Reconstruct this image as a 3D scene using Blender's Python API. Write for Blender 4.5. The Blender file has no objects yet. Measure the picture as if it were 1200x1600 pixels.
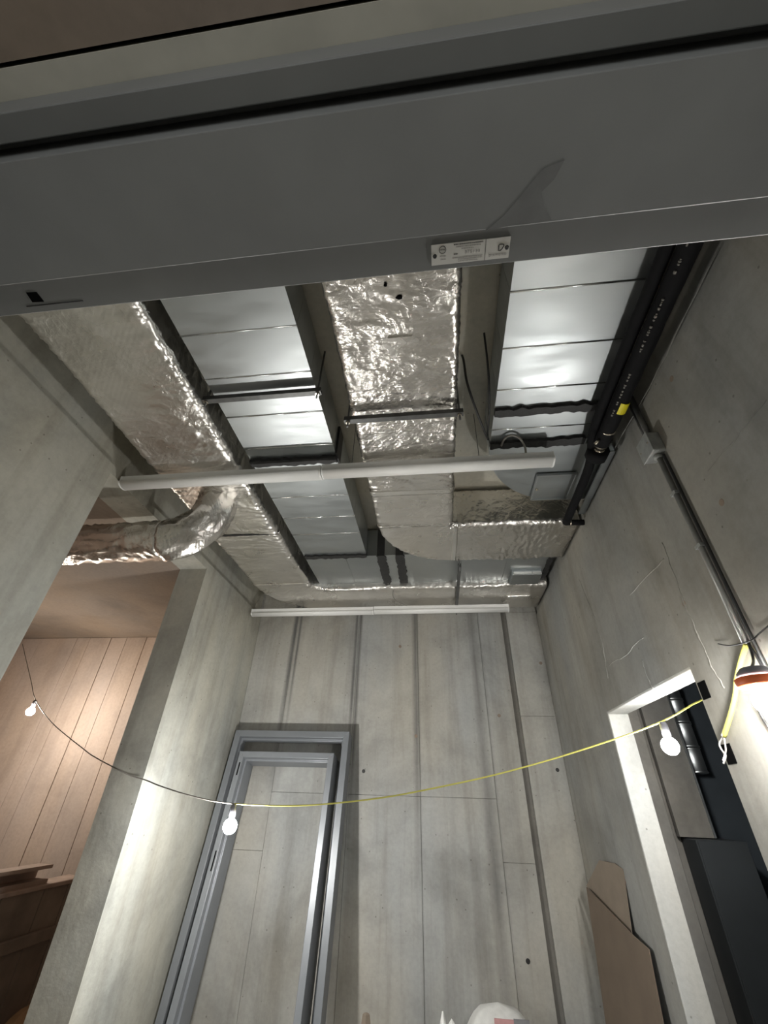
import bpy, bmesh, math, random
import numpy as np
from mathutils import Vector, Matrix, noise
random.seed(7)
scene = bpy.context.scene
COL = scene.collection
CAMZ = 1.70                      # eye height above the floor, metres

# ------------------------------------------------------------------ camera
YAW, PIT, ROLL, FPX = math.radians(-7.645), math.radians(34.90), math.radians(1.896), 644.6
_f = Vector((math.sin(YAW) * math.cos(PIT), math.cos(YAW) * math.cos(PIT), math.sin(PIT)))
_r = Vector((math.cos(YAW), -math.sin(YAW), 0))
_u = _r.cross(_f)
RGT = _r * math.cos(ROLL) + _u * math.sin(ROLL)
UPV = -_r * math.sin(ROLL) + _u * math.cos(ROLL)
FWD = _f
CAM = Vector((0, 0, CAMZ))
cd = bpy.data.cameras.new('camera')
cam = bpy.data.objects.new('camera', cd)
COL.objects.link(cam)
m = Matrix.Identity(4)
for i in range(3):
    m[i][0], m[i][1], m[i][2], m[i][3] = RGT[i], UPV[i], -FWD[i], CAM[i]
cam.matrix_world = m
cd.sensor_fit = 'HORIZONTAL'; cd.sensor_width = 36.0; cd.lens = FPX / 1200 * 36.0
cd.clip_start = 0.02; cd.clip_end = 60
scene.camera = cam

# ------------------------------------------------------------------ world, exposure
w = bpy.data.worlds.new('world'); scene.world = w; w.use_nodes = True
w.node_tree.nodes['Background'].inputs[0].default_value = (0.55, 0.56, 0.55, 1)
w.node_tree.nodes['Background'].inputs[1].default_value = 1.6
scene.view_settings.view_transform = 'Standard'
scene.view_settings.look = 'None'
scene.view_settings.exposure = 0.55
scene.view_settings.gamma = 1.0
scene.view_settings.use_curve_mapping = False
scene.cycles.diffuse_bounces = 8
BULB_L = 900.0                  # radiance of the naked bulbs
BULB_RAD = 0.035

def ray(px, py):
    return RGT * (px - 600) + UPV * (800 - py) + FWD * FPX
def onX(px, py, x):
    v = ray(px, py); return CAM + v * (x / v.x)
def onY(px, py, y):
    v = ray(px, py); return CAM + v * (y / v.y)
def onZ(px, py, z):              # z above the eye
    v = ray(px, py); return CAM + v * (z / v.z)

# ------------------------------------------------------------------ materials
def new_mat(name):
    mt = bpy.data.materials.new(name); mt.use_nodes = True
    nt = mt.node_tree; nt.nodes.clear()
    o = nt.nodes.new('ShaderNodeOutputMaterial'); b = nt.nodes.new('ShaderNodeBsdfPrincipled')
    nt.links.new(b.outputs[0], o.inputs[0])
    return mt, nt, b
def nd(nt, t, **k):
    n = nt.nodes.new(t)
    for a, v in k.items():
        if a in ('operation', 'blend_type', 'data_type', 'feature', 'noise_dimensions', 'wave_type', 'bands_direction', 'noise_type', 'clamp', 'distance'):
            setattr(n, a, v)
        else: n.inputs[a].default_value = v
    return n
def mapped(nt, scale, rot=(0, 0, 0)):
    g = nt.nodes.new('ShaderNodeNewGeometry'); mp = nt.nodes.new('ShaderNodeMapping')
    mp.inputs['Scale'].default_value = scale; mp.inputs['Rotation'].default_value = rot
    nt.links.new(g.outputs['Position'], mp.inputs['Vector'])
    return mp.outputs[0]
def noise_n(nt, vec, scale, detail=4, rough=0.55, dist=0.0):
    n = nt.nodes.new('ShaderNodeTexNoise')
    n.inputs['Scale'].default_value = scale; n.inputs['Detail'].default_value = detail
    n.inputs['Roughness'].default_value = rough; n.inputs['Distortion'].default_value = dist
    nt.links.new(vec, n.inputs['Vector']); return n.outputs['Fac']
def ramp(nt, fac, stops):
    r = nt.nodes.new('ShaderNodeValToRGB'); el = r.color_ramp.elements
    while len(el) > 1: el.remove(el[-1])
    el[0].position = stops[0][0]; el[0].color = (*stops[0][1], 1)
    for p, c in stops[1:]:
        e = el.new(p); e.color = (*c, 1)
    nt.links.new(fac, r.inputs[0]); return r.outputs[0]
def mixc(nt, fac, a, b, mode='MIX'):
    n = nt.nodes.new('ShaderNodeMix'); n.data_type = 'RGBA'; n.blend_type = mode
    for s, v in ((0, fac), (6, a), (7, b)):
        if hasattr(v, 'links') or hasattr(v, 'is_linked'): nt.links.new(v, n.inputs[s])
        else: n.inputs[s].default_value = v if s == 0 else (*v, 1)
    return n.outputs[2]
def math_n(nt, op, a, b=0.0):
    n = nt.nodes.new('ShaderNodeMath'); n.operation = op
    for i, v in enumerate((a, b)):
        if hasattr(v, 'is_linked'): nt.links.new(v, n.inputs[i])
        else: n.inputs[i].default_value = v
    return n.outputs[0]
def bump(nt, bsdf, h, strength, dist=0.01, normal=None):
    b = nt.nodes.new('ShaderNodeBump'); b.inputs['Strength'].default_value = strength; b.inputs['Distance'].default_value = dist
    nt.links.new(h, b.inputs['Height'])
    if normal is not None: nt.links.new(normal, b.inputs['Normal'])
    nt.links.new(b.outputs[0], bsdf.inputs['Normal']); return b.outputs[0]

def concrete(name, base, dark=0.62, light=1.22, streak=0.5, rough=0.85, pits=True, bstr=0.25, stains=()):
    mt, nt, b = new_mat(name)
    p = mapped(nt, (1, 1, 1))
    ps = mapped(nt, (5.5, 5.5, 0.35))
    c0 = tuple(x * dark for x in base); c1 = base; c2 = tuple(min(1, x * light) for x in base)
    big = noise_n(nt, p, 1.7, 6, 0.6, 0.4)
    col = ramp(nt, big, [(0.28, c0), (0.5, c1), (0.72, c2)])
    st = noise_n(nt, ps, 1.6, 5, 0.6)
    stc = ramp(nt, st, [(0.32, (0.62, 0.60, 0.57)), (0.52, (1, 1, 1)), (0.75, (1.0, 1.0, 1.0))])
    col = mixc(nt, streak, col, stc, 'MULTIPLY')
    tn = noise_n(nt, mapped(nt, (1.3, 1.3, 0.55)), 1.4, 3, 0.5)
    col = mixc(nt, 0.8, col, ramp(nt, tn, [(0.35, (0.90, 0.94, 0.97)), (0.65, (1.0, 0.965, 0.88))]), 'MULTIPLY')
    if stains:                           # dirty drips along cast joints, at fixed places on the wall
        g = nt.nodes.new('ShaderNodeNewGeometry'); sp = nt.nodes.new('ShaderNodeSeparateXYZ'); nt.links.new(g.outputs['Position'], sp.inputs[0])
        zn = noise_n(nt, mapped(nt, (9, 9, 1.1)), 1.3, 5, 0.65)
        for x0, wd, k, zlo in stains:
            a_ = math_n(nt, 'DIVIDE', math_n(nt, 'ABSOLUTE', math_n(nt, 'SUBTRACT', sp.outputs[0], x0)), wd)
            ms = math_n(nt, 'MAXIMUM', math_n(nt, 'SUBTRACT', 1.0, a_), 0.0)
            up = nt.nodes.new('ShaderNodeMapRange'); up.inputs[1].default_value = zlo - 0.5; up.inputs[2].default_value = zlo + 0.6; nt.links.new(sp.outputs[2], up.inputs[0])
            ms = math_n(nt, 'MULTIPLY', math_n(nt, 'MULTIPLY', ms, up.outputs[0]), math_n(nt, 'MULTIPLY', zn, 2.0 * k))
            cl = nt.nodes.new('ShaderNodeClamp'); nt.links.new(ms, cl.inputs[0])
            col = mixc(nt, cl.outputs[0], col, tuple(x * 0.35 for x in base))
    fine = noise_n(nt, p, 38, 5, 0.65)
    fc = ramp(nt, fine, [(0.3, (0.82, 0.82, 0.82)), (0.6, (1, 1, 1))])
    col = mixc(nt, 0.6, col, fc, 'MULTIPLY')
    h = math_n(nt, 'ADD', math_n(nt, 'MULTIPLY', fine, 0.25), math_n(nt, 'MULTIPLY', noise_n(nt, p, 9, 4), 0.7))
    if pits:
        v = nt.nodes.new('ShaderNodeTexVoronoi'); v.inputs['Scale'].default_value = 13.0
        nt.links.new(p, v.inputs['Vector'])
        pm = ramp(nt, v.outputs['Distance'], [(0.045, (0.45, 0.44, 0.42)), (0.075, (1, 1, 1))])
        col = mixc(nt, 0.8, col, pm, 'MULTIPLY')
    nt.links.new(col, b.inputs['Base Color'])
    b.inputs['Roughness'].default_value = rough
    bump(nt, b, h, bstr, 0.01)
    return mt

def plain(name, col, rough=0.6, metal=0.0, var=0.12, scale=14, bstr=0.06):
    mt, nt, b = new_mat(name)
    p = mapped(nt, (1, 1, 1))
    n = noise_n(nt, p, scale, 4)
    c = ramp(nt, n, [(0.3, tuple(x * (1 - var) for x in col)), (0.7, tuple(min(1, x * (1 + var)) for x in col))])
    nt.links.new(c, b.inputs['Base Color'])
    b.inputs['Roughness'].default_value = rough; b.inputs['Metallic'].default_value = metal
    if bstr: bump(nt, b, noise_n(nt, p, scale * 6, 3), bstr, 0.003)
    return mt

def foil_mat(name, tint=(0.80, 0.775, 0.735), rough=0.22, crum=0.55, amp=0.010):
    mt, nt, b = new_mat(name)
    p = mapped(nt, (1, 1, 1))
    d = nt.nodes.new('ShaderNodeVectorMath'); d.operation = 'ADD'
    nn = nt.nodes.new('ShaderNodeTexNoise'); nn.inputs['Scale'].default_value = 7.0; nn.inputs['Detail'].default_value = 3
    nt.links.new(p, nn.inputs['Vector'])
    sc = nt.nodes.new('ShaderNodeVectorMath'); sc.operation = 'SCALE'; sc.inputs['Scale'].default_value = 0.22
    nt.links.new(nn.outputs['Color'], sc.inputs[0])
    nt.links.new(p, d.inputs[0]); nt.links.new(sc.outputs[0], d.inputs[1])
    v = nt.nodes.new('ShaderNodeTexVoronoi'); v.inputs['Scale'].default_value = 24.0; v.feature = 'F1'
    nt.links.new(d.outputs[0], v.inputs['Vector'])
    n1 = noise_n(nt, d.outputs[0], 16, 4, 0.6)
    patch = ramp(nt, noise_n(nt, p, 2.6, 3), [(0.38, (0.15, 0.15, 0.15)), (0.62, (1, 1, 1))])   # smooth and crumpled areas
    hh = math_n(nt, 'ADD', math_n(nt, 'MULTIPLY', v.outputs['Distance'], 0.55), math_n(nt, 'MULTIPLY', n1, 0.8))
    cre = noise_n(nt, mapped(nt, (7, 30, 12)), 1.0, 4, 0.6, 0.6)
    hh = math_n(nt, 'ADD', hh, math_n(nt, 'MULTIPLY', cre, 1.1))
    fi = noise_n(nt, d.outputs[0], 75, 3, 0.65)
    hh = math_n(nt, 'ADD', hh, math_n(nt, 'MULTIPLY', fi, 0.42))
    hh = math_n(nt, 'MULTIPLY', hh, patch)
    # scrim: fine diagonal reinforcing threads
    ws = nt.nodes.new('ShaderNodeTexWave'); ws.inputs['Scale'].default_value = 22; ws.inputs['Distortion'].default_value = 1.0
    ws.bands_direction = 'DIAGONAL'; nt.links.new(p, ws.inputs['Vector'])
    hh = math_n(nt, 'ADD', hh, math_n(nt, 'MULTIPLY', ws.outputs['Fac'], 0.05))
    dirt = ramp(nt, noise_n(nt, p, 3.5, 5), [(0.3, tuple(x * 0.86 for x in tint)), (0.6, tint)])
    nt.links.new(dirt, b.inputs['Base Color'])
    b.inputs['Metallic'].default_value = 1.0
    rr = ramp(nt, noise_n(nt, p, 5, 3), [(0.3, (rough * 0.8,) * 3), (0.7, (rough * 1.35,) * 3)])
    nt.links.new(rr, b.inputs['Roughness'])
    bump(nt, b, hh, crum, amp)
    return mt

def galv_mat(name, tint=(0.47, 0.495, 0.50), rough=0.40):
    mt, nt, b = new_mat(name)
    p = mapped(nt, (1, 1, 1))
    c = ramp(nt, noise_n(nt, p, 2.2, 2), [(0.3, tuple(x * 0.92 for x in tint)), (0.7, tuple(x * 1.05 for x in tint))])
    nt.links.new(c, b.inputs['Base Color'])
    b.inputs['Metallic'].default_value = 1.0
    rr = ramp(nt, noise_n(nt, mapped(nt, (2, 8, 2)), 2.0, 4), [(0.3, (rough * 0.85,) * 3), (0.7, (rough * 1.2,) * 3)])
    nt.links.new(rr, b.inputs['Roughness'])
    bump(nt, b, noise_n(nt, p, 3.0, 1), 0.08, 0.006)
    return mt

def emit_mat(name, col, L):
    mt = bpy.data.materials.new(name); mt.use_nodes = True; nt = mt.node_tree; nt.nodes.clear()
    o = nt.nodes.new('ShaderNodeOutputMaterial'); e = nt.nodes.new('ShaderNodeEmission')
    e.inputs[0].default_value = (*col, 1); e.inputs[1].default_value = L
    nt.links.new(e.outputs[0], o.inputs[0]); return mt

M = {}
M['conc'] = concrete('concrete_grey', (0.40, 0.394, 0.375), dark=0.66, light=1.2, streak=0.55,
                     stains=((-1.41, 0.035, 1.0, 1.9), (-1.36, 0.02, 0.9, 2.2), (-0.775, 0.022, 1.2, 1.9), (-0.735, 0.022, 1.2, 1.7), (-0.19, 0.04, 0.7, 1.6), (-0.168, 0.012, 0.3, -1.0), (0.36, 0.05, 0.6, 0.4), (0.43, 0.015, 0.3, -1.0)))
M['conc_smooth'] = concrete('concrete_smooth', (0.305, 0.298, 0.278), dark=0.72, light=1.2, streak=0.5, bstr=0.3)
M['conc_left'] = concrete('concrete_left', (0.43, 0.425, 0.385), dark=0.66, light=1.18, streak=0.45, bstr=0.4)
M['conc_soffit'] = concrete('concrete_soffit', (0.52, 0.495, 0.43), dark=0.8, light=1.12, streak=0.0, bstr=0.15)
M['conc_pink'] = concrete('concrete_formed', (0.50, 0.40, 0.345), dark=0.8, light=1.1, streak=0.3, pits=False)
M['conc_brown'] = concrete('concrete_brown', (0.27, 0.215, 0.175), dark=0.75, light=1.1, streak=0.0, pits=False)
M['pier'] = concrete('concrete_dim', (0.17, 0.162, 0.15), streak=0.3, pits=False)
M['conc_pale'] = concrete('concrete_pale', (0.52, 0.515, 0.495), dark=0.75, light=1.12, streak=0.1, bstr=0.5)
M['mortar'] = plain('mortar', (0.46, 0.44, 0.38), 0.9)
M['floor'] = concrete('floor_concrete', (0.30, 0.29, 0.27), streak=0.0)
M['frame_paint'] = plain('grey_primer', (0.165, 0.169, 0.167), 0.45, 0.0, 0.14, 5.0, 0.03)
M['scuff'] = plain('scuffed_primer', (0.12, 0.122, 0.12), 0.7, 0.0, 0.15, 40, 0.05)
M['frame_paint2'] = plain('grey_primer_light', (0.19, 0.203, 0.218), 0.4, 0.2, 0.08, 4.0, 0.03)
M['foil'] = foil_mat('foil_facing')
M['foil_smooth'] = foil_mat('foil_facing_smooth', (0.80, 0.775, 0.735), 0.30, 0.50, 0.008)
M['foil_tape'] = foil_mat('foil_tape', (0.86, 0.84, 0.80), 0.22, 0.35, 0.005)
M['galv'] = galv_mat('galvanized_steel')
M['galv_dark'] = galv_mat('galvanized_dull', (0.40, 0.425, 0.43), 0.42)
M['seam'] = galv_mat('seam_steel', (0.75, 0.77, 0.77), 0.22)
M['strut'] = plain('strut_steel', (0.13, 0.132, 0.13), 0.45, 0.7, 0.2, 20)
M['mastic'] = plain('black_mastic', (0.018, 0.018, 0.018), 0.55, 0.0, 0.3, 30, 0.5)
M['rubber'] = plain('black_rubber', (0.007, 0.007, 0.008), 0.75, 0.0, 0.2, 30, 0.2)
M['rubber'].node_tree.nodes['Principled BSDF'].inputs['Specular IOR Level'].default_value = 0.15
M['black'] = plain('black_void', (0.006, 0.006, 0.006), 0.9, 0.0, 0.1, 10, 0)
M['black'].node_tree.nodes['Principled BSDF'].inputs['Specular IOR Level'].default_value = 0.0
M['white'] = plain('white_enamel', (0.82, 0.82, 0.80), 0.35, 0.0, 0.03, 6, 0)
M['lens'] = plain('white_lens', (0.86, 0.86, 0.84), 0.45, 0.0, 0.02, 6, 0)
M['brass'] = plain('nickel_brass', (0.72, 0.66, 0.55), 0.25, 1.0, 0.1, 30)
M['steel'] = plain('conduit_steel', (0.30, 0.30, 0.285), 0.45, 0.6, 0.15, 20)
M['box_steel'] = plain('box_steel', (0.34, 0.35, 0.34), 0.5, 0.35, 0.15, 30)
M['yellow'] = plain('yellow_plastic', (0.80, 0.70, 0.02), 0.5, 0.0, 0.05, 10, 0)
M['cable_yellow'] = plain('yellow_cable', (0.70, 0.66, 0.16), 0.5, 0.0, 0.06, 10, 0)
M['cord_cream'] = plain('cream_cord', (0.72, 0.66, 0.30), 0.55, 0.0, 0.06, 10, 0)
M['cable_black'] = plain('black_cable', (0.02, 0.02, 0.02), 0.5, 0.0, 0.1, 10, 0)
M['cable_grey'] = plain('grey_cable', (0.22, 0.21, 0.19), 0.5, 0.0, 0.1, 10, 0)
M['wire_white'] = plain('white_wire', (0.8, 0.78, 0.74), 0.5, 0.0, 0.05, 10, 0)
M['orange'] = plain('orange_plastic', (0.75, 0.16, 0.05), 0.45, 0.0, 0.1, 10, 0)
M['cap_grey'] = plain('grey_plastic', (0.20, 0.20, 0.23), 0.5, 0.0, 0.1, 10, 0)
M['card'] = plain('cardboard', (0.15, 0.115, 0.085), 0.85, 0.0, 0.08, 9, 0.1)
M['card2'] = plain('cardboard_light', (0.22, 0.18, 0.14), 0.85, 0.0, 0.08, 9, 0.1)
M['sack'] = plain('woven_sack', (0.66, 0.66, 0.64), 0.7, 0.0, 0.08, 25, 0.3)
M['sack_pink'] = plain('sack_print_pink', (0.55, 0.30, 0.30), 0.7, 0.0, 0.1, 25, 0.2)
M['sack_grey'] = plain('sack_print_grey', (0.22, 0.22, 0.23), 0.7, 0.0, 0.1, 25, 0.2)
M['bag'] = plain('plastic_bag', (0.78, 0.78, 0.76), 0.35, 0.0, 0.06, 20, 0.3)
M['kraft'] = plain('kraft_paper', (0.38, 0.24, 0.13), 0.8, 0.0, 0.15, 14, 0.3)
M['timber'] = plain('dusty_timber', (0.36, 0.27, 0.22), 0.8, 0.0, 0.25, 6, 0.25)
M['ply'] = plain('formwork_ply', (0.22, 0.175, 0.14), 0.8, 0.0, 0.25, 5, 0.15)
M['slate'] = plain('slate_grey', (0.055, 0.065, 0.075), 0.35, 0.0, 0.2, 4, 0.05)  # even dark blue-grey for the walls and ceiling beyond the right doorway
M['cab'] = plain('dark_cabinet', (0.028, 0.032, 0.035), 0.5, 0.0, 0.15, 5, 0.03)
M['label'] = plain('label_plate', (0.62, 0.61, 0.58), 0.35, 0.3, 0.05, 40, 0)
M['ink'] = plain('black_ink', (0.02, 0.018, 0.018), 0.6, 0, 0, 10, 0)
M['ink_grey'] = plain('grey_ink', (0.27, 0.255, 0.25), 0.6, 0, 0, 10, 0)
M['bulb'] = emit_mat('bulb_glow', (1.0, 0.98, 0.94), BULB_L)
M['bulb_lamp'] = emit_mat('bulb_glow_lamp', (1.0, 0.985, 0.95), BULB_L * 0.60)
M['bulb_door'] = emit_mat('bulb_glow_door', (1.0, 0.985, 0.95), BULB_L * 0.40)
M['bulb_warm'] = emit_mat('bulb_glow_warm', (1.0, 0.91, 0.79), BULB_L * 0.75)

# ------------------------------------------------------------------ mesh helpers
def org(o):
    v = Vector((0, 0, 0))
    while o is not None: v = v + Vector(o.location); o = o.parent
    return v
class MB:
    def __init__(s): s.v = []; s.f = []; s.sm = []
    def quadbox(s, p8):
        n = len(s.v); s.v += [tuple(p) for p in p8]
        for q in ((0, 3, 2, 1), (4, 5, 6, 7), (0, 1, 5, 4), (1, 2, 6, 5), (2, 3, 7, 6), (3, 0, 4, 7)):
            s.f.append(tuple(n + i for i in q)); s.sm.append(False)
        return s
    def box(s, x0, x1, y0, y1, z0, z1):
        return s.quadbox([(x0, y0, z0), (x1, y0, z0), (x1, y1, z0), (x0, y1, z0), (x0, y0, z1), (x1, y0, z1), (x1, y1, z1), (x0, y1, z1)])
    def prism(s, pts, ext):
        """closed polygon pts (3d) pushed by vector ext"""
        n = len(s.v); k = len(pts); e = Vector(ext)
        s.v += [tuple(p) for p in pts] + [tuple(Vector(p) + e) for p in pts]
        s.f.append(tuple(range(n + k - 1, n - 1, -1))); s.f.append(tuple(range(n + k, n + 2 * k))); s.sm += [False, False]
        for i in range(k):
            j = (i + 1) % k; s.f.append((n + i, n + j, n + k + j, n + k + i)); s.sm.append(False)
        return s
    def rings(s, rings, caps=True, smooth=True, closed=True):
        n = len(s.v); k = len(rings[0])
        for r in rings: s.v += [tuple(p) for p in r]
        for a in range(len(rings) - 1):
            for i in range(k if closed else k - 1):
                j = (i + 1) % k
                s.f.append((n + a * k + i, n + a * k + j, n + (a + 1) * k + j, n + (a + 1) * k + i)); s.sm.append(smooth)
        if caps:
            s.f.append(tuple(range(n + k - 1, n - 1, -1))); s.f.append(tuple(n + (len(rings) - 1) * k + i for i in range(k))); s.sm += [False, False]
        return s
    def tube(s, pts, r, n=8, caps=True):
        pts = [Vector(p) for p in pts]; rs = r if isinstance(r, (list, tuple)) else [r] * len(pts)
        t0 = (pts[1] - pts[0]).normalized()
        up = Vector((0, 0, 1)) if abs(t0.z) < 0.9 else Vector((1, 0, 0))
        a = t0.cross(up).normalized(); out = []
        for i, p in enumerate(pts):
            t = (pts[min(i + 1, len(pts) - 1)] - pts[max(i - 1, 0)]).normalized()
            a = (a - t * a.dot(t)).normalized(); b = t.cross(a)
            out.append([p + (a * math.cos(2 * math.pi * q / n) + b * math.sin(2 * math.pi * q / n)) * rs[i] for q in range(n)])
        return s.rings(out, caps)
    def lathe(s, c, prof, n=20, axis=Vector((0, 0, 1)), caps=True):
        """prof: list of (radius, along axis)"""
        axis = Vector(axis).normalized(); up = Vector((1, 0, 0)) if abs(axis.x) < 0.9 else Vector((0, 1, 0))
        a = axis.cross(up).normalized(); b = axis.cross(a); c = Vector(c)
        return s.rings([[c + axis * h + (a * math.cos(2 * math.pi * q / n) + b * math.sin(2 * math.pi * q / n)) * max(r, 1e-4) for q in range(n)] for r, h in prof], caps)
    def build(s, name, mat, parent=None, bevel=0.0, seg=2):
        me = bpy.data.meshes.new(name)
        o0 = org(parent)
        me.from_pydata([(p[0] - o0.x, p[1] - o0.y, p[2] - o0.z) for p in s.v], [], s.f)
        me.polygons.foreach_set('use_smooth', s.sm)
        me.update()
        bm = bmesh.new(); bm.from_mesh(me); bmesh.ops.recalc_face_normals(bm, faces=bm.faces); bm.to_mesh(me); bm.free()
        me.materials.append(M[mat] if isinstance(mat, str) else mat)
        o = bpy.data.objects.new(name, me); COL.objects.link(o)
        if parent is not None: o.parent = parent
        if bevel:
            md = o.modifiers.new('bevel', 'BEVEL'); md.width = bevel; md.segments = seg; md.limit_method = 'ANGLE'; md.angle_limit = math.radians(40)
        return o
def tag(o, label, cat, group=None):
    o['label'] = label; o['category'] = cat
    if group: o['group'] = group
    return o
def thing(name, loc, label, cat, group=None):
    o = bpy.data.objects.new(name, None); COL.objects.link(o); o.location = loc; o.empty_display_size = 0.1
    return tag(o, label, cat, group)
def struct(o):
    o['kind'] = 'structure'; return o
def box(x0, x1, y0, y1, z0, z1): return MB().box(x0, x1, y0, y1, z0, z1)
def strip(p, q, wid, nrm, off=0.0): pass

# ================================================================== THE SETTING
XL, XR, YB = -1.80, 0.988, 4.0
Z_SEAM, Z_LINT, Z_SLAB = 3.215, 3.19, 3.575
XLo, XRo = XL - 0.23, XR + 0.112
FY0, FY1 = -0.40, 0.205             # the thick front wall we stand under
OX0, OX1 = -0.53, 0.41              # doorway above the camera

struct(box(-5.4, 3.6, -2.6, 5.0, -0.2, 0.0).build('floor', 'floor'))
struct(box(-5.4, 3.6, -2.6, 5.0, Z_SLAB, Z_SLAB + 0.25).build('ceiling', 'conc_soffit'))
# front wall round the doorway (the frame clips over its front part)
b = MB()
b.box(XLo, OX0, 0.06, FY1, 0, Z_SLAB).box(OX1, XRo, 0.06, FY1, 0, Z_SLAB).box(OX0, OX1, 0.06, FY1, CAMZ + 0.512, Z_SLAB)
b.box(XLo, OX0 - 0.05, FY0, 0.0595, 0, Z_SLAB).box(OX1 + 0.05, XRo, FY0, 0.0595, 0, Z_SLAB)
struct(b.build('wall_front', 'conc_smooth'))
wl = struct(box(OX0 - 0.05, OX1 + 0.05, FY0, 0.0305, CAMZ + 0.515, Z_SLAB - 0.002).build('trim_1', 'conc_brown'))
box(OX0 - 0.05, OX1 + 0.05, 0.0335, 0.0595, CAMZ + 0.5125, Z_SLAB - 0.002).build('mortar_strip', 'mortar', wl)

# left wall: pier, opening to the side room, pier, lintel band over everything
b = MB()
b.box(XLo, XL, FY1, 1.612, 0, Z_LINT).box(XLo, XL, 2.80, YB, 0, Z_LINT)
b.box(XLo, XL, FY1, YB, Z_LINT, CAMZ + 1.545).box(XLo, XL - 0.016, FY1, YB, CAMZ + 1.545, Z_SLAB)
wl = b.build('wall_left', 'conc_left'); struct(wl)

# right wall with the door opening
DY0, DY1, DZ = 1.80, 2.80, CAMZ + 0.462
b = MB()
b.box(XR, XRo, FY1, DY0, 0, DZ).box(XR, XRo, DY1, YB, 0, DZ).box(XR, XRo, FY1, YB, DZ, Z_SEAM)
b.box(XR + 0.012, XRo, FY1, YB, Z_SEAM, Z_SLAB)
wr = struct(b.build('wall_right', 'conc_smooth'))
# paler concrete linings of the opening: far jamb and soffit
box(XR + 0.001, XRo, DY1 - 0.012, DY1 + 0.002, 0, DZ - 0.012).build('jamb_lining', 'conc_pale', wr, 0.004, 2)
box(XR + 0.001, XRo, DY0 + 0.002, DY1 - 0.001, DZ - 0.012, DZ + 0.002).build('soffit_lining', 'conc_pale', wr, 0.004, 2)
# raised concrete fins where the formwork boards leaked
def fin(pts, r, sides=6):
    P = [onX(px, py, XR - 0.001) for px, py in pts]; out = []
    for i in range(len(P) - 1):
        k = 6
        for j in range(k):
            q = P[i].lerp(P[i + 1], j / k); out.append(q + Vector((0, random.uniform(-.006, .006), random.uniform(-.006, .006))))
    out.append(P[-1])
    MB().tube(out, [0.5 * r * random.uniform(0.3, 1.2) for _ in out], sides).build('concrete_fin', 'conc_smooth', wr)
fin([(983, 929), (1037, 873)], 0.006)
fin([(1035, 850), (1052, 895), (1068, 940), (1090, 990), (1112, 1040), (1132, 1075)], 0.007)
fin([(905, 905), (925, 955), (942, 1010), (950, 1060)], 0.006)
fin([(948, 1042), (975, 1025), (1006, 996)], 0.005)
fin([(1200, 624), (1150, 684), (1106, 736)], 0.003)
fin([(1003, 1030), (1012, 1060), (1020, 1075)], 0.006)
fin([(1124, 386), (1029, 579), (960, 702)], 0.006)
# wall boxes cut into the near door jamb
for z0 in (onX(1090, 1098, XR).z, onX(1130, 1196, XR).z):
    box(XR - 0.002, XR + 0.01, DY0 - 0.062, DY0 - 0.010, z0, z0 + 0.06).build('wall_socket_hole', 'black', wr)

# back wall: backing plus its cast panels
wb = struct(box(XLo, XRo + 2.4, YB + 0.025, YB + 0.30, 0, Z_SLAB).build('wall_back', 'conc'))
def panel(x0, x1, z0, z1, off=0.0, mat='conc', parent=wb, y=YB, th=0.03, gap=0.0009, bev=0.0015):
    return box(x0 + gap, x1 - gap, y + off, y + th + off, z0 + gap, z1 - gap).build('concrete_panel', mat, parent, bev, 1)
cols = [XL, -1.40, -0.752, -0.168, 0.425, 0.652]
for i in range(len(cols) - 1):
    cuts = [0, CAMZ + (0.03 if i in (1, 2, 3) else -0.35), Z_SEAM + 0.03, Z_SLAB]
    for j in range(3):
        panel(cols[i], cols[i + 1], cuts[j], cuts[j + 1], random.uniform(0, 0.002))
for z0, z1 in ((0, CAMZ + 0.62), (CAMZ + 0.62, Z_SEAM + 0.03), (Z_SEAM + 0.03, Z_SLAB)):
    panel(0.70, XR, z0, z1, -0.004)
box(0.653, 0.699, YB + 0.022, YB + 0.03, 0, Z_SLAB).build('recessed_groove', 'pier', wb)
for px, py in ((625, 1010), (650, 1150), (871, 1203), (568, 1205), (825, 1502), (780, 1118), (845, 1036)):
    c = onY(px, py, YB - 0.001 - (0.004 if px > 830 else 0))
    MB().lathe((c.x, c.y - 0.001, c.z), [(0.012, 0.0), (0.014, 0.0008), (0.014, 0.004)], 12, Vector((0, 1, 0))).build('tie_hole', 'mastic' if px in (825, 871, 568) else 'conc_brown', wb)
for px, py, xx in ((1049, 592, 1), (1127, 785, 1), (1068, 943, 1)):
    c = onX(px, py, XR - 0.001)
    MB().lathe((c.x + 0.0, c.y, c.z), [(0.011, 0.0), (0.013, 0.0008), (0.013, 0.004)], 12, Vector((1, 0, 0))).build('tie_hole', 'conc_brown', wr)

# side room beyond the left opening
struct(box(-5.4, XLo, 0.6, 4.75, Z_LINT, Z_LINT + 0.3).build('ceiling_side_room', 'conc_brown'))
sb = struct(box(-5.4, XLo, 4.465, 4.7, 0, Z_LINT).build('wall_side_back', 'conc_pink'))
xs = [-5.4, -5.05, -4.72, -4.24, -4.07, -3.80, -3.60, -3.35, -3.02, -2.72, -2.42, XLo]
for i in range(len(xs) - 1):
    panel(xs[i], xs[i + 1], 0, Z_LINT, random.uniform(0, 0.006), 'conc_pink', sb, 4.45, 0.02, 0.003, 0.002).name = 'formed_board'
struct(box(-5.4, -5.3, 0.6, 4.45, 0, Z_LINT).build('wall_side_left', 'conc_pink'))
struct(box(-5.3, XLo, 0.5, 0.6, 0, Z_LINT).build('wall_side_front', 'conc_pink'))
struct(box(XLo - 0.01, XLo + 0.0, 2.83, 4.45, 0, Z_LINT).build('trim_2', 'conc_brown'))

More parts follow.
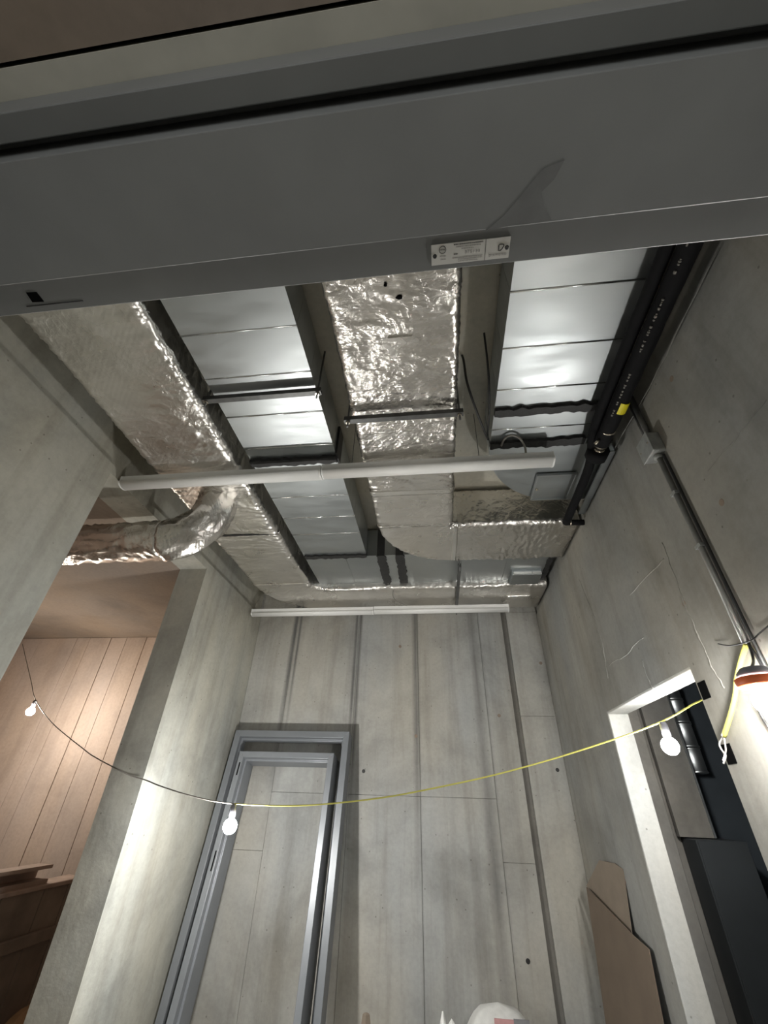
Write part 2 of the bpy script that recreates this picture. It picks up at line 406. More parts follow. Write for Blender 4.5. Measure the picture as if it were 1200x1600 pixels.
# room beyond the right doorway
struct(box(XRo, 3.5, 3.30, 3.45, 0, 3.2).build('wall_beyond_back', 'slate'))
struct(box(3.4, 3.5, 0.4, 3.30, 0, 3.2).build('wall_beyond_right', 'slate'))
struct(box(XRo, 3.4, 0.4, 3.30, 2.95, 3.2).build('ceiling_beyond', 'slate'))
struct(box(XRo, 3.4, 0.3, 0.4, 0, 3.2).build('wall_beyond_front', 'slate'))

# ================================================================== DOOR FRAME OVERHEAD
def u_frame(root, xl, xr, H, prof, mat, y0=0.0, bevel=0.002):
    """pressed steel frame: two jambs and a head swept from prof (inward, depth), mitred"""
    L = [(xl + a, y0 + d, 0.0) for a, d in prof]; LT = [(xl + a, y0 + d, H - a) for a, d in prof]
    R = [(xr - a, y0 + d, 0.0) for a, d in prof]; RT = [(xr - a, y0 + d, H - a) for a, d in prof]
    o = org(root)
    sh = lambda ring: [(p[0] + o.x, p[1] + o.y, p[2] + o.z) for p in ring]
    return [MB().rings([sh(A), sh(B)], True, False).build(n, mat, root, bevel, 2) for n, A, B in (('jamb', L, LT), ('jamb', R, RT), ('head', LT, RT))]
df = thing('steel_door_frame', (0, 0, 0), 'dark grey primed steel door frame with a fire label, overhead at the top', 'door frame')
HZ = CAMZ + 0.512
prof = [(0, .0525), (.056, .0525), (.056, .0711), (.026, .0711), (.026, .0790), (.072, .0790), (.072, .174), (.056, .174), (.056, .213), (0, .213)]
jl, jr, hd = u_frame(df, OX0 - 0.04, OX1 + 0.04, HZ, prof, 'frame_paint', 0.0, 0.0009)
RZ = HZ - 0.056                     # far rabbet
# latch slot and its tab line
p = [onZ(px, py, RZ - CAMZ) for px, py in ((41, 457), (57, 456), (69, 471), (51, 472))]
MB().prism([(q.x, q.y, RZ - 0.0006) for q in p], (0, 0, 0.0012)).build('latch_slot', 'black', hd)
p0 = onZ(42, 479, RZ - CAMZ); p1 = onZ(130, 470, RZ - CAMZ)
MB().tube([(p0.x, p0.y, RZ), (p1.x, p1.y, RZ)], 0.0007, 6).build('tab_edge', 'mastic', hd)
q = [onZ(px, py, 0.44) for px, py in ((882, 250), (848, 264), (812, 308), (786, 338), (760, 360), (800, 352), (862, 344), (850, 322), (846, 300), (866, 280))]
MB().prism([(c.x, c.y, HZ - 0.0723) for c in q], (0, 0, 0.0006)).build('scuff_mark', 'scuff', hd)
# fire label
lab = [onZ(px, py, RZ - CAMZ) for px, py in ((673, 382), (797, 369), (795, 402), (675, 414))]
lx0, lx1 = (lab[0].x + lab[3].x) / 2, (lab[1].x + lab[2].x) / 2
ly0, ly1 = (lab[0].y + lab[1].y) / 2, (lab[2].y + lab[3].y) / 2
LZ = RZ - 0.0012
plate = box(lx0, lx1, ly0, ly1, LZ, RZ + 0.0004).build('label_plate', 'label', df)
LW, LH = lx1 - lx0, ly1 - ly0
def lp(u, v): return (lx0 + u * LW, ly0 + v * LH)     # u to the right, v towards the far edge (down in view)
def ink(u0, v0, u1, v1, mat='ink_grey', name='print_line'):
    a = lp(u0, v0); c = lp(u1, v1)
    box(a[0], c[0], min(a[1], c[1]), max(a[1], c[1]), LZ - 0.0002, LZ + 0.0002).build(name, mat, plate)
ink(0.692, 0.0, 0.697, 1.0, 'ink')
def words_row(u0, u1, v, h, mat='ink_grey', seed=1):
    rr = random.Random(seed); u = u0; b = MB()
    while u < u1:
        wd = rr.uniform(0.006, 0.02); a = lp(u, v); c = lp(min(u + wd, u1), v + h)
        b.box(a[0], c[0], a[1], c[1], LZ - 0.0002, LZ + 0.0002); u += wd + 0.006
    b.build('fine_print', mat, plate)['kind'] = 'stuff'
words_row(0.29, 0.66, 0.07, 0.045, 'ink', 2); words_row(0.32, 0.63, 0.19, 0.04, 'ink_grey', 3); words_row(0.39, 0.54, 0.30, 0.03, 'ink_grey', 4)
words_row(0.29, 0.34, 0.52, 0.05, 'ink', 5); words_row(0.275, 0.66, 0.71, 0.04, 'ink_grey', 6); words_row(0.35, 0.66, 0.80, 0.035, 'ink_grey', 7); words_row(0.35, 0.60, 0.90, 0.03, 'ink_grey', 8)
words_row(0.11, 0.19, 0.56, 0.04, 'ink_grey', 9); words_row(0.12, 0.19, 0.72, 0.04, 'ink_grey', 10)
def text(s, u, v, size, mat, name='lettering', spacing=1.0):
    cu = bpy.data.curves.new(name, 'FONT'); cu.body = s; cu.size = size; cu.align_x = 'CENTER'; cu.align_y = 'CENTER'; cu.space_character = spacing
    cu.extrude = 0.0001
    t = bpy.data.objects.new(name, cu); COL.objects.link(t)
    dg = bpy.context.evaluated_depsgraph_get()
    me = bpy.data.meshes.new_from_object(t.evaluated_get(dg)); bpy.data.objects.remove(t)
    x, y = lp(u, v)
    for vv in me.vertices:               # the plate faces down: text reads along +x with its top towards the camera
        q = vv.co.copy(); vv.co = (x + q.x, y - q.y, LZ - 0.0002 - q.z)
    me.flip_normals(); me.materials.clear(); me.materials.append(M[mat])
    o = bpy.data.objects.new(name, me); COL.objects.link(o); o.parent = plate
    return o
text('WHI', 0.145, 0.28, 0.0024, 'ink')
text('375133', 0.53, 0.50, 0.0042, 'ink_grey', 'lettering', 1.25)
text('DIAMOND', 0.855, 0.80, 0.0030, 'ink_grey', 'lettering', 1.35)
def ring(u, v, r0, r1, mat, name, parent=plate):
    x, y = lp(u, v); MB().lathe((x, y, LZ - 0.0003), [(r0, 0), (r1, 0), (r1, 0.0005), (r0, 0.0005), (r0, 0)], 28, Vector((0, 0, 1)), False).build(name, mat, parent)
ring(0.145, 0.28, 0.0031, 0.0036, 'ink', 'logo_ring')
# the D logo drawn as one bent outline
pts = [(0.862, 0.36), (0.862, 0.62), (0.882, 0.62), (0.905, 0.55), (0.922, 0.42), (0.922, 0.34), (0.905, 0.32), (0.87, 0.32), (0.862, 0.36)]
MB().tube([(*lp(u, v), LZ) for u, v in pts], 0.0005, 6).build('logo_letter', 'ink', plate)
for u, v in ((0.045, 0.55), (0.965, 0.50)):
    x, y = lp(u, v)
    MB().lathe((x, y, LZ - 0.0012), [(0.0004, 0.0006), (0.0009, 0.0), (0.0019, 0.0002), (0.0021, 0.0014)], 16).build('rivet', 'mastic', plate)

# ================================================================== FOIL-WRAPPED DUCTS
def rrect(wd, ht, rad, step):
    """outline of a rounded rectangle as (across, up) with outward normals"""
    pts = []; hw, hh = wd / 2 - rad, ht / 2 - rad
    segs = [((hw, -hh), 0), ((hw, hh), 1), ((-hw, hh), 2), ((-hw, -hh), 3)]
    def line(a, b, nx, ny):
        n = max(1, int(math.dist(a, b) / step))
        for i in range(n): t = i / n; pts.append((a[0] + (b[0] - a[0]) * t, a[1] + (b[1] - a[1]) * t, nx, ny))
    def arc(c, a0):
        for i in range(4):
            a = a0 + math.pi / 2 * i / 4; pts.append((c[0] + rad * math.cos(a), c[1] + rad * math.sin(a), math.cos(a), math.sin(a)))
    line((-hw, -ht / 2), (hw, -ht / 2), 0, -1); arc((hw, -hh), -math.pi / 2)
    line((wd / 2, -hh), (wd / 2, hh), 1, 0); arc((hw, hh), 0)
    line((hw, ht / 2), (-hw, ht / 2), 0, 1); arc((-hw, hh), math.pi / 2)
    line((-wd / 2, hh), (-wd / 2, -hh), -1, 0); arc((-hw, -hh), math.pi)
    return pts
def wrinkle(s, a, wd, wr_amp, seed):
    e = min(1.0, abs(a) / (wd / 2)); edge = e ** 4
    s = s + 0.05 * noise.noise((s * 3, a * 5, seed + 77))
    c1 = 1 - abs(noise.noise((s * 22 + seed, a * 4.5, seed * 1.7)))
    c2 = 1 - abs(noise.noise((s * 46 + seed * 3, a * 12, 4.0 + seed)))
    big = noise.noise((s * 2.2, a * 2.6, seed)); mid = noise.noise((s * 7, a * 6, seed + 9))
    c3 = 1 - abs(noise.noise((s * 85 + seed * 2, a * 32, 8.0 + seed)))
    gate = max(0.0, min(1.0, 0.5 + 1.6 * noise.noise((s * 1.9 + 3 * seed, a * 2.0, seed + 31))))
    return (0.008 * big + 0.003 * mid + (c1 ** 8) * (0.0012 + 0.0065 * edge + 0.004 * gate) + (c2 ** 6) * (0.0006 + 0.0035 * edge + 0.0028 * gate) + (c3 ** 4) * (0.0002 + 0.0022 * edge + 0.0012 * gate)) * wr_amp
def foil_run(name, frames, wd, ht, mat, parent, rad=0.03, step=0.010, seed=0.0, amp=1.0, close=True):
    """frames: list of (centre, right-vector, distance along)"""
    prof = rrect(wd, ht, rad, step); rings = []
    for c, rv, s in frames:
        r = []
        for a, u, nx, ny in prof:
            key = a if abs(ny) > 0.5 else u * (wd / ht)
            d = wrinkle(s, key + (0 if ny < -0.5 else 3.1 * nx + 7 * (ny > 0.5)) * 0.0, wd, amp, seed + (0 if ny < -0.3 else 5 + 3 * nx))
            r.append(c + rv * (a + nx * d) + Vector((0, 0, u + ny * d)))
        rings.append(r)
    return MB().rings(rings, close, True).build(name, mat, parent)
def straight(p0, p1, s0, step=0.010):
    p0, p1 = Vector(p0), Vector(p1); L = (p1 - p0).length; n = max(2, int(L / step)); d = (p1 - p0) / L
    rv = Vector((d.y, -d.x, 0)); return [(p0.lerp(p1, i / n), rv, s0 + L * i / n) for i in range(n + 1)]
def bend(cen, r, a0, a1, z, s0, n=64):
    """arc of the centre line about cen from angle a0 to a1 (clockwise turn)"""
    out = []
    for i in range(n + 1):
        a = a0 + (a1 - a0) * i / n; rad = Vector((math.cos(a), math.sin(a), 0))
        out.append((Vector((cen[0], cen[1], z)) + rad * r, -rad, s0 + abs(a1 - a0) * r * i / n))
    return out
FZ = CAMZ + 1.545; FH = 0.30; FC = FZ + FH / 2; FW = 0.508
# left run that turns along the back wall
t = thing('foil_wrapped_duct', (-1.34, 0.25, FZ), 'foil wrapped duct beside the left wall, turning along the back wall', 'duct')
XC1 = -1.340
foil_run('foil_blanket', straight((XC1, FY1 + 0.01, FC), (XC1, 2.40, FC), 0), FW, FH, 'foil_smooth', t, seed=1.3, amp=1.0)
foil_run('foil_blanket', straight((XC1, 2.412, FC), (XC1, 3.23, FC), 2.4), FW * 0.99, FH * 0.99, 'foil_smooth', t, seed=2.3, amp=0.8)
CX, CY = XC1 + FW / 2 + 0.15, 3.23
fr = bend((CX, CY), FW / 2 + 0.15, math.pi, math.pi / 2, FC, 3.3)
YC1 = CY + FW / 2 + 0.15
fr += straight((CX, YC1, FC), (XR - 0.012, YC1, FC), 4.0)[1:]
foil_run('foil_blanket', fr, FW * 0.995, FH, 'foil_smooth', t, seed=3.1, amp=0.8)
box(XC1 - FW / 2 - 0.004, XC1 + FW / 2 + 0.004, 2.398, 2.414, FZ - 0.004, FZ + 0.002).build('joint_band', 'mastic', t)
b = onZ(790, 930, FZ - CAMZ); c = onZ(828, 938, FZ - CAMZ)
foil_run('tape_patch', straight((0.66, 3.60, FZ - 0.010), (0.87, 3.60, FZ - 0.010), 0), 0.05, 0.012, 'foil_tape', t, 0.004, 0.01, 8.8, 0.6)
# centre run that turns to the right wall
t = thing('foil_wrapped_duct', (-0.1, 0.25, FZ), 'crinkled foil wrapped duct in the middle, curving to the right wall', 'duct')
XC2 = -0.103
foil_run('foil_blanket', straight((XC2, FY1 + 0.01, FC), (XC2, 1.40, FC), 0), FW, FH, 'foil', t, seed=11.3, amp=1.0)
foil_run('foil_blanket', straight((XC2, 1.402, FC), (XC2, 1.995, FC), 1.5), FW, FH, 'foil', t, seed=12.9, amp=0.9)
foil_run('foil_blanket', straight((XC2, 1.998, FC), (XC2, 2.37, FC), 2.1), FW, FH, 'foil_smooth', t, seed=13.9, amp=0.9)
CX2, CY2 = XC2 + FW / 2 + 0.02, 2.372
foil_run('foil_elbow', bend((CX2, CY2), FW / 2 + 0.02, math.pi, math.pi / 2, FC, 2.5), FW, FH, 'foil_smooth', t, 0.03, seed=14.4, amp=0.8)
YC2 = CY2 + FW / 2 + 0.02
foil_run('foil_blanket', straight((CX2 + 0.003, YC2, FC), (XR - 0.004, YC2, FC), 3.0), FW, FH, 'foil', t, seed=15.2, amp=1.1)
for y, hh in ((1.997, 0.05), (2.371, 0.03)):
    foil_run('foil_tape_band', straight((XC2, y - hh / 2, FC), (XC2, y + hh / 2, FC), y), FW + 0.012, FH + 0.012, 'foil_tape', t, 0.035, 0.012, 20 + y, 0.5)
foil_run('foil_tape_band', straight((CX2 - 0.02, YC2, FC), (CX2 + 0.02, YC2, FC), 1), FW + 0.010, FH + 0.010, 'foil_tape', t, 0.035, 0.012, 29, 0.4)
for px, py, s in ((623, 463, 0.012), (602, 444, 0.006)):
    q = onZ(px, py, FZ - CAMZ)
    MB().prism([(q.x - s, q.y, FZ - 0.0135), (q.x - s * .2, q.y - s * .5, FZ - 0.0135), (q.x + s, q.y - s * .4, FZ - 0.0135), (q.x + s * 1.1, q.y + s * .3, FZ - 0.0135), (q.x, q.y + s * .5, FZ - 0.0135)], (0, 0, 0.02)).build('torn_hole', 'black', t)
q = onZ(625, 527, FZ - CAMZ)
box(q.x - 0.05, q.x + 0.05, q.y - 0.008, q.y + 0.008, FZ - 0.013, FZ).build('tape_patch', 'foil_tape', t)
# round branch through the left opening
t = thing('round_foil_duct', (-1.9, 2.0, CAMZ + 1.3), 'round foil wrapped branch duct passing through the left opening', 'duct')
RC, RR = CAMZ + 1.265, 0.112
def round_run(name, pts, r, parent, mat, seed, n=48):
    out = []; pts = [Vector(p) for p in pts]
    for i, p in enumerate(pts):
        tt = (pts[min(i + 1, len(pts) - 1)] - pts[max(i - 1, 0)]).normalized(); a = Vector((0, 1, 0)); bb = tt.cross(a)
        s = i * 0.02; rg = []
        for k in range(n):
            an = 2 * math.pi * k / n
            c1 = 1 - abs(noise.noise((s * 9 + an * 1.2, math.sin(an) * 2.0 + seed, math.cos(an) * 2)))
            c2 = 1 - abs(noise.noise((s * 22 + seed, math.sin(an) * 5, math.cos(an) * 5)))
            d = 0.012 * c1 ** 4 + 0.006 * c2 ** 4 + 0.012 * noise.noise((s * 2.5, math.sin(an) * 1.5, math.cos(an) * 1.5 + seed))
            rg.append(p + (a * math.cos(an) + bb * math.sin(an)) * (r + d))
        out.append(rg)
    MB().rings(out, True, True).build(name, mat, parent)
round_run('foil_sleeve', [(-4.2 + i * 0.02, 2.0, RC) for i in range(131)], RR, t, 'foil', 3.3)
cx, cz, br = -1.60, RC + 0.25, 0.25
round_run('foil_elbow', [(cx + br * math.sin(a), 2.0, cz - br * math.cos(a)) for a in [math.pi / 2 * i / 22 for i in range(23)]] + [(cx + br, 2.0, cz + 0.02 * i) for i in range(1, 4)], RR + 0.004, t, 'foil', 6.3)

# ================================================================== BARE GALVANIZED DUCTS
GZ = CAMZ + 1.60; GH = 0.24
def section(root, x0, x1, y0, y1, axis='y', tilt=0.0, mat='galv', name='duct_section', z=GZ):
    """one sheet-metal length with a raised seam at its far end; the bottom is very slightly crowned"""
    b = MB(); n = 6; k = 0.0
    for i in range(n + 1): pass
    nx = 1; ny = 1; v0 = len(b.v)
    for j in range(ny + 1):
        for i in range(nx + 1):
            u, v = i / nx, j / ny
            dz = -k * math.sin(math.pi * u) * math.sin(math.pi * v) + tilt * (v - 0.5) * (y1 - y0)
            b.v.append((x0 + (x1 - x0) * u, y0 + (y1 - y0) * v, z + dz))
    for j in range(ny):
        for i in range(nx):
            a = v0 + j * (nx + 1) + i; b.f.append((a, a + nx + 1, a + nx + 2, a + 1)); b.sm.append(False)
    t0 = len(b.v)
    b.v += [(x0, y0, z + GH), (x1, y0, z + GH), (x1, y1, z + GH), (x0, y1, z + GH)]
    b.f.append((t0, t0 + 1, t0 + 2, t0 + 3)); b.sm.append(False)
    lo = [v0 + i for i in range(nx + 1)]; hi = [v0 + ny * (nx + 1) + i for i in range(nx + 1)]
    lf = [v0 + j * (nx + 1) for j in range(ny + 1)]; rt = [v0 + j * (nx + 1) + nx for j in range(ny + 1)]
    b.f += [tuple(lo) + (t0 + 1, t0), tuple(reversed(hi)) + (t0 + 3, t0 + 2), tuple(reversed(lf)) + (t0, t0 + 3), tuple(rt) + (t0 + 2, t0 + 1)]
    b.sm += [False] * 4
    return b.build(name, mat, root)
def seam(root, x0, x1, y, axis='y'):
    MB().tube([(x0 - 0.002, y, GZ + 0.0015), (x1 + 0.002, y, GZ + 0.0015)], 0.0048, 12).build('standing_seam', 'seam', root)
def mastic(root, x0, x1, y0, y1, z=GZ, drop=0.006):
    b = MB(); n = 40; ys = []
    along_x = (x1 - x0) > (y1 - y0); v0 = 0
    lo, hi = [], []
    for i in range(n + 1):
        u = i / n; j0 = 0.012 * noise.noise((i * 0.35, x0 * 9, y0 * 7)); j1 = 0.016 * noise.noise((i * 0.4, x1 * 9 + 4, y1 * 7))
        if along_x: lo.append((x0 + (x1 - x0) * u, y0 + j0, z - drop)); hi.append((x0 + (x1 - x0) * u, y1 + j1, z - drop))
        else: lo.append((x0 + j0, y0 + (y1 - y0) * u, z - drop)); hi.append((x1 + j1, y0 + (y1 - y0) * u, z - drop))
    rings = []
    for p, q in zip(lo, hi): rings.append([p, q, (q[0], q[1], z + 0.012), (p[0], p[1], z + 0.012)])
    b.rings(rings, True, False).build('mastic_seal', 'mastic', root)
# second duct from the left, joined to the cross duct at the back
t = thing('galvanized_duct', (-0.77, 0.25, GZ), 'bare galvanized duct between the two foil ducts, joined to the cross duct', 'duct')
gx0, gx1 = -1.022, -0.512
ys = [FY1 + 0.005, 0.905, 1.128, 1.365, 1.60, 1.712, 1.86, 2.06, 2.30, 2.52, 2.84]
for i in range(len(ys) - 1):
    section(t, gx0, gx1, ys[i] + 0.001, ys[i + 1] - 0.001, tilt=random.uniform(-0.006, 0.006), mat='galv')
for i, y in enumerate(ys[1:-1]):
    if i != 4: seam(t, gx0, gx1, y)
mastic(t, gx0, gx1, 1.685, 1.735, drop=0.022); mastic(t, gx0 + 0.01, gx1, 2.83, 2.875, drop=0.016)
for sx in (gx1 + 0.001,):
    box(sx, sx + 0.012, 1.66, 1.75, GZ - 0.015, GZ + 0.2).build('mastic_seal', 'mastic', t)
# cross duct at the back
xs = [gx0, -0.69, -0.40, -0.25, 0.24, 0.60, 0.93]
for i in range(len(xs) - 1):
    section(t, xs[i] + 0.001, xs[i + 1] - 0.001, 2.872, 3.45, tilt=random.uniform(-0.004, 0.004), mat='galv_dark' if i < 2 else 'galv')
mastic(t, -0.435, -0.365, 2.875, 3.40, drop=0.008); mastic(t, -0.285, -0.215, 2.875, 3.40, drop=0.008)
mastic(t, 0.915, 0.955, 2.90, 3.42, drop=0.012)
box(-0.43, -0.37, 2.862, 2.874, GZ - 0.01, GZ + GH).build('mastic_seal', 'mastic', t); box(-0.28, -0.22, 2.862, 2.874, GZ - 0.01, GZ + GH).build('mastic_seal', 'mastic', t)
d = box(0.66, 0.90, 3.19, 3.40, GZ - 0.045, GZ + 0.001).build('damper_box', 'galv_dark', t, 0.003, 1)
box(0.67, 0.815, 3.182, 3.19, GZ - 0.044, GZ - 0.022).build('bright_tape', 'foil_tape', d); box(0.82, 0.895, 3.184, 3.19, GZ - 0.044, GZ - 0.022).build('bright_tape', 'foil_tape', d)
# right duct with radius elbow into the right wall
t = thing('galvanized_duct', (0.60, 0.25, GZ), 'bare galvanized duct beside the black pipes, with a curved elbow end', 'duct')
gx0, gx1 = 0.343, 0.852
ys = [FY1 + 0.005, 0.585, 0.855, 1.097, 1.317, 1.445, 1.572, 1.672]
for i in range(len(ys) - 1):
    section(t, gx0, gx1, ys[i] + 0.001, ys[i + 1] - 0.001, tilt=random.uniform(-0.004, 0.004))
for i, y in enumerate(ys[1:-1]):
    if i not in (4,): seam(t, gx0, gx1, y)
mastic(t, gx0, gx1, 1.425, 1.468, drop=0.02); mastic(t, gx0, gx1 - 0.02, 1.655, 1.70, drop=0.02)
n = 28; ex, ey, er = 0.856, 1.69, 0.55
arc = [(ex - er * math.cos(math.pi / 2 * i / n) * (ex - gx0) / er, ey + er * math.sin(math.pi / 2 * i / n), GZ) for i in range(n + 1)]
poly = [(ex, ey, GZ)] + arc
MB().prism([(x, y, GZ + 0.012) for x, y, z in poly], (0, 0, GH - 0.012)).build('elbow', 'galv_dark', t)
box(ex, XR + 0.010, ey + 0.04, ey + er, GZ + 0.012, GZ + GH).build('wall_sleeve', 'galv_dark', t)
ad = thing_door = box(0.645, 0.868, 1.965, 2.195, GZ - 0.006, GZ + 0.014).build('access_door', 'galv_dark', t, 0.002, 1)
for a in ((0.645, 0.868, 1.957, 1.967), (0.645, 0.868, 2.193, 2.203), (0.640, 0.650, 1.96, 2.20), (0.862, 0.872, 1.96, 2.20)):
    box(*a, GZ - 0.012, GZ + 0.004).build('door_rim', 'galv', ad)
MB().lathe((0.662, 2.09, GZ - 0.016), [(0.004, 0), (0.008, 0.002), (0.008, 0.01)], 12).build('latch', 'brass', ad)

# ================================================================== HANGERS
def strut_bar(p, q, name, parent, half=0.013, up=0.026):
    p, q = Vector(p), Vector(q); d = (q - p).normalized(); s = Vector((-d.y, d.x, 0)) * half
    prof = [(-1, 0), (-1, up), (-0.5, up), (-0.5, up - .006), (-0.82, up - .006), (-0.82, 0.003), (0.82, 0.003), (0.82, up - .006), (0.5, up - .006), (0.5, up), (1, up), (1, 0)]
    return MB().rings([[e + s * a + Vector((0, 0, z)) for a, z in prof] for e in (p, q)], True, False).build(name, 'strut', parent)
def trapeze(loc, x0, x1, y, z, label, rods=(0.0, 0.0)):
    t = thing('trapeze_hanger', (x0, y, z), label, 'hanger', 'strut hangers under the ducts')
    strut_bar((x0, y, z), (x1, y, z), 'strut_channel', t)
    for x in (x0 + 0.018, x1 - 0.018):
        r = MB().tube([(x, y, z - 0.035), (x, y, Z_SLAB + 0.002)], 0.005, 8).build('threaded_rod', 'strut', t)
        MB().lathe((x, y, z - 0.010), [(0.010, 0), (0.010, 0.009)], 6).build('nut', 'brass', r)
    return t
trapeze(None, -1.062, -0.478, 1.215, GZ - 0.050, 'steel strut hanger under the bare duct beside the left foil duct')
trapeze(None, -0.388, 0.178, 1.345, FZ - 0.060, 'steel strut hanger under the crinkled middle foil duct')
t = thing('support_strut', (0.215, 2.86, FZ - 0.05), 'thin steel strut crossing under the ducts towards the back wall', 'strut')
strut_bar((0.215, 2.90, FZ - 0.052), (0.215, 3.85, FZ - 0.052), 'strut_channel', t, 0.012, 0.03)
for y in (2.915, 3.835):
    MB().tube([(0.215, y, FZ - 0.08), (0.215, y, FZ + 0.6 if y < 3 else Z_SLAB)], 0.004, 8).build('threaded_rod', 'strut', t)

# ================================================================== BATTEN LIGHTS
def batten(x0, x1, y, z, label, droops):
    t = thing('batten_light', ((x0 + x1) / 2, y, z), label, 'light fixture', 'white batten lights under the ducts')
    xm = (x0 + x1) / 2 - 0.02
    for i, (a, c) in enumerate(((x0, xm - 0.002), (xm + 0.002, x1))):
        dz = 0.004 * i
        # sheet-metal channel on top and a bowed lens below
        ch = [(-0.030, 0.028), (-0.036, 0.062), (0.036, 0.062), (0.030, 0.028)]
        MB().rings([[(x, y + u, z + v + dz) for u, v in ch] for x in (a, c)], True, False).build('channel', 'white', t, 0.002, 1)
        ln = [(-0.033, 0.029)] + [(0.040 * math.cos(math.pi + math.pi * k / 10), 0.024 + 0.024 * math.sin(math.pi + math.pi * k / 10)) for k in range(11)] + [(0.033, 0.029)]
        MB().rings([[(x, y + u, z + v + dz) for u, v in ln] for x in (a + 0.008, c - 0.008)], True, True).build('lens', 'lens', t)
        for x in (a, c - 0.008):
            MB().rings([[(xx, y + u * 1.04, z + v * 1.02 + dz - 0.0005) for u, v in [(-0.036, 0.060), *ln, (0.036, 0.060)]] for xx in (x, x + 0.008)], True, False).build('end_cap', 'white', t)
    for x in droops:
        MB().tube([(x, y, z + 0.06), (x + 0.004, y - 0.002, Z_SLAB)], 0.0018, 6).build('hanging_wire', 'strut', t)
    return t
l0, l1 = onZ(190, 757, 1.473), onZ(865, 722, 1.473)
batten(l0.x, l1.x, 1.705, CAMZ + 1.45, 'long white batten light nearer the camera, under the foil ducts', (-0.42, 0.28))
l0, l1 = onZ(395, 960, 1.455), onZ(795, 952, 1.455)
batten(l0.x, l1.x, 3.70, CAMZ + 1.43, 'long white batten light hung against the back wall', (-1.26, -0.37))
def cable(name, pts, r, mat, label=None, cat=None, parent=None, n=8, smooth=6, group=None):
    P = [Vector(p) for p in pts]; out = []
    for i in range(len(P) - 1):
        p0, p1, p2, p3 = P[max(i - 1, 0)], P[i], P[i + 1], P[min(i + 2, len(P) - 1)]
        for k in range(smooth):
            u = k / smooth
            out.append(0.5 * ((2 * p1) + (p2 - p0) * u + (2 * p0 - 5 * p1 + 4 * p2 - p3) * u * u + (3 * p1 - p0 - 3 * p2 + p3) * u ** 3))
    out.append(P[-1])
    o = MB().tube(out, r, n).build(name, mat, parent)
    if label: tag(o, label, cat, group)
    return o
cable('flex_whip', [onZ(783, 697, 1.56), onZ(789, 685, 1.58), onZ(800, 680, 1.60 - .02), onZ(812, 685, 1.57), onZ(820, 698, 1.55), onZ(822, 712, 1.512)], 0.006, 'cable_grey',
      'grey flexible conduit looping down to the nearer batten light', 'cable')
cable('ceiling_cable', [(0.20, 1.30, 3.57), (0.205, 1.30, 3.52), (0.21, 1.32, 3.38), (0.25, 1.42, 3.30), (0.30, 1.55, 3.27), (0.33, 1.64, 3.30)], 0.006, 'cable_black',
      'black cable hanging from the slab left of the right bare duct', 'cable')
cable('ceiling_cable', [(0.30, 1.18, 3.56), (0.31, 1.28, 3.40), (0.322, 1.45, 3.33), (0.327, 1.64, 3.32)], 0.005, 'cable_black',
      'thin black cable clipped to the side of the right bare duct', 'cable')
cable('drop_cable', [(-0.35, 3.40, 3.232), (-0.36, 3.52, 3.222), (-0.31, 3.62, 3.212), (-0.24, 3.685, 3.200)], 0.004, 'cable_grey',
      'short grey cable drooping onto the batten at the back wall', 'cable')

# ================================================================== PIPES ON THE RIGHT
t = thing('insulated_pipe', (0.90, 0.25, CAMZ + 1.50), 'thick black rubber insulated pipe with a yellow tag along the right wall', 'pipe')
PX, PZ, PR = 0.872, CAMZ + 1.495, 0.036
MB().tube([(PX, FY1 + 0.005 + i * 0.05, PZ + 0.0015 * math.sin(i)) for i in range(29)], [PR + random.uniform(-.002, .002) for _ in range(29)], 18).build('rubber_sleeve', 'rubber', t)
MB().tube([(PX + 0.004, 1.60, PZ), (PX + 0.004, 1.70, PZ)], 0.022, 14).build('valve_body', 'rubber', t)
for y, r, l in ((1.510, 0.0365, 0.014), (1.585, 0.030, 0.05), (1.645, 0.026, 0.010)):
    MB().lathe((PX + 0.002, y, PZ), [(r * .8, 0), (r, 0.004), (r, l - 0.004), (r * .8, l)], 16, Vector((0, 1, 0))).build('brass_fitting', 'brass', t)
MB().tube([(PX - 0.03, 1.56, PZ - 0.02), (PX - 0.05, 1.575, PZ - 0.035)], 0.008, 10).build('drain_valve', 'brass', t)
# yellow tag wrapped half round the sleeve
rings = []
for y in (1.325, 1.385):
    rings.append([(PX + (PR + d) * math.sin(a), y + (0.012 * math.sin(a)), PZ - (PR + d) * math.cos(a)) for d, seq in ((0.003, range(8)), (0.0045, range(7, -1, -1))) for a in [(-0.35 + 1.3 * k / 7) for k in seq]])
MB().rings(rings, True, False).build('yellow_tag', 'yellow', t)
# worn white print on the sleeve (too small to read)
b = MB(); y = 0.60; rr = random.Random(5)
while y < 1.40:
    l = rr.uniform(0.006, 0.018)
    if rr.random() > 0.35 and not (0.80 < y < 0.86 or 1.08 < y < 1.12):
        a = -0.72; dx = (PR + 0.0022) * math.sin(a); dz = -(PR + 0.0022) * math.cos(a); hh = rr.uniform(0.003, 0.006)
        b.box(PX + dx - hh * .6, PX + dx + hh * .6, y, y + l * .5, PZ + dz - hh * .6, PZ + dz + hh * .6)
    y += l
b.build('faded_print', 'cable_grey', t)['kind'] = 'stuff'
t = thing('black_pipe', (0.83, 0.25, CAMZ + 1.53), 'slim black pipe between the right bare duct and insulated pipe, elbowed at the end', 'pipe')
AX, AZ = 0.826, CAMZ + 1.540
cable('pipe_run', [(AX, FY1 + 0.005, AZ), (AX, 0.9, AZ), (AX + 0.004, 1.5, AZ), (AX + 0.03, 1.70, AZ - 0.02), (AX + 0.045, 1.85, AZ - 0.035), (AX + 0.05, 2.345, AZ - 0.035)], 0.024, 'rubber', parent=t, n=14)
